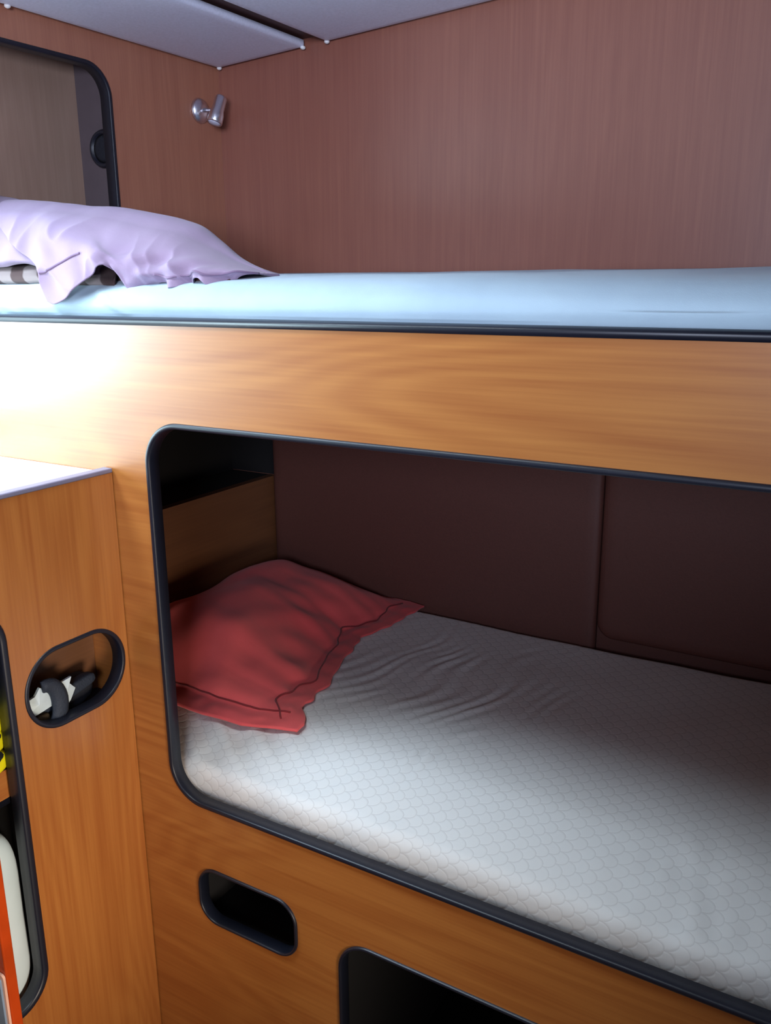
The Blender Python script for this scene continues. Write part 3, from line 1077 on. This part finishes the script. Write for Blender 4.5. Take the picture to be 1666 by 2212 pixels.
# ------------------------------------------------------------------ mauve pillow on the upper bunk
def upper_pillows():
    """control points (x, z) at chosen depth y, read as the cloth really hangs"""
    e = empty('pillow', (-1.08, 0.25, 0.0), 'mauve cotton pillow with hanging flap, slumped over the upper mattress edge', 'pillow')
    # columns from left edge of the case to the right tip; rows from back hem over the top to the front hem
    top = MAUVE_TOP
    rows = top
    nu, nv = 260, 150
    g = surf_grid(rows, nu, nv)
    vs = []
    for v in range(nv):
        fv = v / (nv - 1)
        for u in range(nu):
            fu = u / (nu - 1)
            p = Vector(g[v][u])
            low = max(0.0, (fv - 0.60) / 0.40)
            # gentle drapery
            d = nz(p.x * 9, p.z * 12, p.y * 5, 1) * 0.008 * (1 - low * 0.5)
            d += nz(p.x * 24 + p.z * 20, p.z * 26, 2, 3) * 0.006
            rg = (1 - abs(nz(p.x * 20 + p.z * 16, p.z * 9, 6))) ** 5
            d += 0.007 * rg * max(0, min(1, (fv - 0.38) / 0.2))
            # gathered ruffles near the hem, right of the flap
            ruf = max(0.0, min(1.0, (fu - 0.30) / 0.08)) * low ** 1.2
            d += ruf * (0.015 * math.sin(p.x * 120 + 5 * nz(p.x * 12, p.z * 14, 0)) * (0.6 + 0.7 * nz(p.x * 10, 3, 0)) + 0.011 * nz(p.x * 50, p.z * 60, 4))
            # tension folds from the ruffles up the front
            mid = math.exp(-((fv - 0.66) / 0.10) ** 2) * max(0, min(1, (fu - 0.35) / 0.2))
            d += mid * 0.007 * math.sin(p.x * 75 - p.z * 110)
            p.y -= d
            p.z += 0.3 * d * (1 - low)
            if ruf > 0:
                p.z += ruf * 0.008 * max(-0.2, math.sin(p.x * 105 + 1.0 + 3 * nz(p.x * 9, 1, 1)))
            vs.append(tuple(p))
    o = obj('pillowcase', vs, grid_faces(nu, nv), 'mauve', e, mods=[('SOLIDIFY', dict(thickness=0.0016, offset=0.0))])
    blob_grid('hem_shade_cloth', [[(-1.2011, 0.13, 0.018), (-1.1574, 0.13, 0.0176), (-1.1046, 0.13, 0.017), (-1.0438, 0.13, 0.0163), (-0.9762, 0.13, 0.0156), (-0.903, 0.13, 0.0148), (-0.8337, 0.13, 0.014)], [(-1.1649, 0.1, 0.014), (-1.1225, 0.1, 0.0136), (-1.0712, 0.1, 0.0131), (-1.0123, 0.1, 0.0125), (-0.9467, 0.1, 0.0119), (-0.8756, 0.1, 0.0112), (-0.8084, 0.1, 0.0106)], [(-1.1412, 0.08, 0.0082), (-1.0996, 0.08, 0.0079), (-1.0494, 0.08, 0.0075), (-0.9916, 0.08, 0.0071), (-0.9272, 0.08, 0.0066), (-0.8576, 0.08, 0.0061), (-0.7917, 0.08, 0.0056)], [(-1.1327, 0.072, 0.0), (-1.0913, 0.072, -0.0002), (-1.0414, 0.072, -0.0004), (-0.9839, 0.072, -0.0007), (-0.92, 0.072, -0.001), (-0.8508, 0.072, -0.0013), (-0.7854, 0.072, -0.0016)], [(-1.1368, 0.074, -0.011), (-1.0953, 0.074, -0.011), (-1.0451, 0.074, -0.011), (-0.9873, 0.074, -0.011), (-0.9231, 0.074, -0.0111), (-0.8535, 0.074, -0.0111), (-0.7877, 0.074, -0.0111)]], 'brown_shade_cloth', 50, 30, e, amp=0.003, freq=35, seed=2, thick=0.002)  # dark cloth backing so the hem gaps read as shade
    def seam(cols):
        P = []
        for fu, fv in cols:
            q = vs[int(round(fv * (nv - 1))) * nu + int(round(fu * (nu - 1)))]
            P.append((q[0], q[1] - 0.0012, q[2]))
        Q = [tuple(p) for p in spline(P, len(P) * 3)]
        tube('border_seam', Q, 0.0018, 'mauve_dark', e, n=6)
    seam([(i / 100, 0.80 - 0.0 * i) for i in range(1, 26)])
    seam([(0.55 + i / 100 * 0.42 / 0.42, 0.80 + 0.03 * math.sin(i * 0.4)) for i in range(0, 40, 2)])
    return e


MAUVE_TOP = [[(-1.4514, 0.46, 0.012), (-1.4302, 0.46, 0.012), (-1.4011, 0.46, 0.012), (-1.3596, 0.46, 0.012), (-1.3005, 0.46, 0.012), (-1.2425, 0.46, 0.012), (-1.192, 0.46, 0.012), (-1.1532, 0.46, 0.012), (-1.1258, 0.46, 0.012), (-1.0992, 0.46, 0.012), (-1.0619, 0.46, 0.012), (-1.0188, 0.46, 0.012), (-0.9932, 0.46, 0.012)], [(-1.4103, 0.36, 0.0898), (-1.3826, 0.36, 0.0872), (-1.3477, 0.36, 0.0844), (-1.3014, 0.36, 0.081), (-1.2389, 0.36, 0.0768), (-1.1782, 0.36, 0.0732), (-1.1252, 0.36, 0.0665), (-1.0838, 0.36, 0.0607), (-1.0535, 0.36, 0.0536), (-1.0242, 0.36, 0.0402), (-0.9855, 0.36, 0.0239), (-0.9416, 0.36, 0.0134), (-0.9144, 0.36, 0.008)], [(-1.3692, 0.2, 0.1375), (-1.3283, 0.2, 0.1333), (-1.2815, 0.2, 0.1288), (-1.2249, 0.2, 0.1233), (-1.1543, 0.2, 0.1165), (-1.0867, 0.2, 0.1107), (-1.0276, 0.2, 0.0999), (-0.9801, 0.2, 0.0905), (-0.9434, 0.2, 0.0792), (-0.9084, 0.2, 0.0574), (-0.8657, 0.195, 0.0312), (-0.8194, 0.19, 0.0142), (-0.7882, 0.185, 0.0055)], [(-1.3099, 0.1154, 0.1119), (-1.2744, 0.1158, 0.1096), (-1.2328, 0.1163, 0.1085), (-1.1814, 0.12, 0.1068), (-1.1177, 0.1223, 0.1003), (-1.0576, 0.1198, 0.0914), (-1.003, 0.1205, 0.0807), (-0.959, 0.1211, 0.0728), (-0.922, 0.1292, 0.0644), (-0.8872, 0.1437, 0.0476), (-0.8479, 0.1568, 0.0269), (-0.8082, 0.1677, 0.0128), (-0.7861, 0.1803, 0.0048)], [(-1.2343, 0.065, 0.0792), (-1.2057, 0.066, 0.0796), (-1.1708, 0.067, 0.0826), (-1.1262, 0.0718, 0.0858), (-1.0712, 0.0758, 0.0798), (-1.0205, 0.075, 0.0668), (-0.9717, 0.0765, 0.0563), (-0.9322, 0.078, 0.0502), (-0.8947, 0.0872, 0.0456), (-0.8603, 0.1039, 0.0351), (-0.8251, 0.1224, 0.0213), (-0.7939, 0.1439, 0.011), (-0.7834, 0.1767, 0.0039)], [(-1.1588, 0.0346, 0.0466), (-1.137, 0.0362, 0.0495), (-1.1089, 0.0377, 0.0567), (-1.0709, 0.0424, 0.0648), (-1.0246, 0.0476, 0.0593), (-0.9834, 0.0502, 0.0422), (-0.9404, 0.0525, 0.0319), (-0.9054, 0.0549, 0.0277), (-0.8673, 0.062, 0.0268), (-0.8334, 0.0753, 0.0227), (-0.8024, 0.0929, 0.0158), (-0.7797, 0.1217, 0.0092), (-0.7806, 0.1738, 0.003)], [(-1.0995, 0.02, 0.0209), (-1.0831, 0.022, 0.0259), (-1.0602, 0.024, 0.0363), (-1.0274, 0.028, 0.0483), (-0.9881, 0.034, 0.0432), (-0.9542, 0.04, 0.0229), (-0.9158, 0.043, 0.0127), (-0.8844, 0.046, 0.0099), (-0.8459, 0.05, 0.012), (-0.8122, 0.058, 0.0129), (-0.7845, 0.072, 0.0114), (-0.7684, 0.105, 0.0078), (-0.7785, 0.172, 0.0023)], [(-1.0887, 0.016, -0.0027), (-1.0716, 0.016, -0.0021), (-1.0453, 0.017, 0.0083), (-1.0129, 0.022, 0.0249), (-0.9799, 0.03, 0.0328), (-0.9586, 0.0425, 0.0086), (-0.9227, 0.0465, 0.0025), (-0.8883, 0.049, 0.0008), (-0.8495, 0.053, 0.0036), (-0.8146, 0.06, 0.0051), (-0.7862, 0.0735, 0.0049), (-0.7686, 0.1075, 0.0048), (-0.7773, 0.171, 0.0019)], [(-1.078, 0.012, -0.0264), (-1.0602, 0.01, -0.0301), (-1.0304, 0.01, -0.0197), (-0.9983, 0.016, 0.0016), (-0.9717, 0.026, 0.0224), (-0.963, 0.045, -0.0056), (-0.9296, 0.05, -0.0076), (-0.8921, 0.052, -0.0084), (-0.853, 0.056, -0.0048), (-0.817, 0.062, -0.0026), (-0.7879, 0.075, -0.0016), (-0.7688, 0.11, 0.0018), (-0.7762, 0.17, 0.0016)]]
upper_pillows()

# second pillow behind and left of it, on crumpled bedding
sp2 = empty('pillow', (-1.23, 0.3, 0.0), 'mauve pillow at the far left under the slumped one, cut by the picture edge', 'pillow')
P2 = [[(-2.1244, 0.5, -0.0068), (-1.9578, 0.5, -0.0072), (-1.8535, 0.5, -0.0075), (-1.7868, 0.5, -0.0077), (-1.7382, 0.5, -0.0078), (-1.6597, 0.5, -0.008), (-1.5403, 0.5, -0.0083)], [(-1.9436, 0.4, 0.0934), (-1.7929, 0.4, 0.0893), (-1.6985, 0.4, 0.0867), (-1.6381, 0.4, 0.0851), (-1.594, 0.4, 0.0839), (-1.5228, 0.4, 0.0819), (-1.4145, 0.4, 0.079)], [(-1.6908, 0.25, 0.165), (-1.5612, 0.25, 0.1584), (-1.4804, 0.25, 0.1519), (-1.4293, 0.25, 0.1438), (-1.3936, 0.25, 0.1279), (-1.3352, 0.25, 0.1035), (-1.2447, 0.25, 0.0695)], [(-1.4992, 0.12, 0.1108), (-1.3836, 0.12, 0.1063), (-1.3112, 0.12, 0.1034), (-1.2655, 0.12, 0.0981), (-1.2334, 0.12, 0.0863), (-1.1817, 0.12, 0.0636), (-1.1004, 0.12, 0.0409)], [(-1.4287, 0.07, 0.0761), (-1.3181, 0.07, 0.0728), (-1.2491, 0.07, 0.0693), (-1.205, 0.07, 0.066), (-1.1738, 0.07, 0.0584), (-1.1234, 0.07, 0.0437), (-1.0454, 0.07, 0.0259)], [(-1.4034, 0.048, 0.0367), (-1.2941, 0.048, 0.0349), (-1.2256, 0.048, 0.0338), (-1.1816, 0.048, 0.0344), (-1.1494, 0.048, 0.0351), (-1.0991, 0.048, 0.0264), (-1.0217, 0.048, 0.0157)], [(-1.4253, 0.06, 0.0239), (-1.3137, 0.06, 0.0239), (-1.2438, 0.06, 0.0245), (-1.199, 0.06, 0.0252), (-1.1664, 0.06, 0.0262), (-1.1153, 0.06, 0.0168), (-1.0367, 0.06, 0.0062)]]
blob_grid('pillowcase', P2, 'mauve', 80, 80, sp2, amp=0.004, freq=22, seed=3, mods=[('SOLIDIFY', dict(thickness=0.002, offset=0.0))])
st = blob_grid('folded_blanket', [[(-1.8001, 0.3, 0.0349), (-1.6596, 0.3, 0.033), (-1.5717, 0.3, 0.0318), (-1.5293, 0.3, 0.0312), (-1.488, 0.3, 0.0307), (-1.4343, 0.3, 0.03), (-1.3703, 0.3, 0.0241), (-1.308, 0.3, 0.0233), (-1.2479, 0.3, 0.0226)], [(-1.5174, 0.12, 0.0334), (-1.3991, 0.12, 0.0316), (-1.325, 0.12, 0.0305), (-1.2893, 0.12, 0.03), (-1.2544, 0.12, 0.0295), (-1.2093, 0.12, 0.0288), (-1.1553, 0.12, 0.0238), (-1.1028, 0.12, 0.0231), (-1.0522, 0.12, 0.0225)], [(-1.4479, 0.075, 0.028), (-1.3349, 0.075, 0.0265), (-1.2642, 0.075, 0.0256), (-1.2301, 0.075, 0.0251), (-1.1968, 0.075, 0.0247), (-1.1537, 0.075, 0.0241), (-1.1022, 0.075, 0.0194), (-1.0521, 0.075, 0.0188), (-1.0038, 0.075, 0.0182)], [(-1.4196, 0.055, 0.0148), (-1.3086, 0.055, 0.0138), (-1.2391, 0.055, 0.0132), (-1.2056, 0.055, 0.0129), (-1.173, 0.055, 0.0126), (-1.1306, 0.055, 0.0122), (-1.0801, 0.055, 0.0078), (-1.0308, 0.055, 0.0074), (-0.9834, 0.055, 0.0071)], [(-1.4103, 0.048, 0.0073), (-1.2999, 0.048, 0.0066), (-1.2308, 0.048, 0.0062), (-1.1975, 0.048, 0.0059), (-1.165, 0.048, 0.0057), (-1.1229, 0.048, 0.0054), (-1.0727, 0.048, 0.0012), (-1.0237, 0.048, 0.0009), (-0.9765, 0.048, 0.0007)], [(-1.4149, 0.05, 0.0014), (-1.304, 0.05, 0.0009), (-1.2346, 0.05, 0.0006), (-1.2012, 0.05, 0.0004), (-1.1686, 0.05, 0.0003), (-1.1263, 0.05, 0.0001), (-1.0758, 0.05, -0.0041), (-1.0267, 0.05, -0.0042), (-0.9793, 0.05, -0.0044)], [(-1.4547, 0.075, -0.0008), (-1.3407, 0.075, -0.0013), (-1.2693, 0.075, -0.0015), (-1.235, 0.075, -0.0017), (-1.2014, 0.075, -0.0018), (-1.1579, 0.075, -0.002), (-1.106, 0.075, -0.0062), (-1.0555, 0.075, -0.0064), (-1.0068, 0.075, -0.0065)], [(-1.6495, 0.2, 0.0069), (-1.5203, 0.2, 0.0061), (-1.4395, 0.2, 0.0056), (-1.4005, 0.2, 0.0053), (-1.3625, 0.2, 0.0051), (-1.3132, 0.2, 0.0048), (-1.2545, 0.2, -0.0002), (-1.1972, 0.2, -0.0004), (-1.142, 0.2, -0.0007)]], 'stripe', 90, 60, None, amp=0.003, freq=30, seed=8, thick=0.004)
T(st, 'crumpled cream and brown blanket folds under the mauve pillows at the left edge', 'blanket')
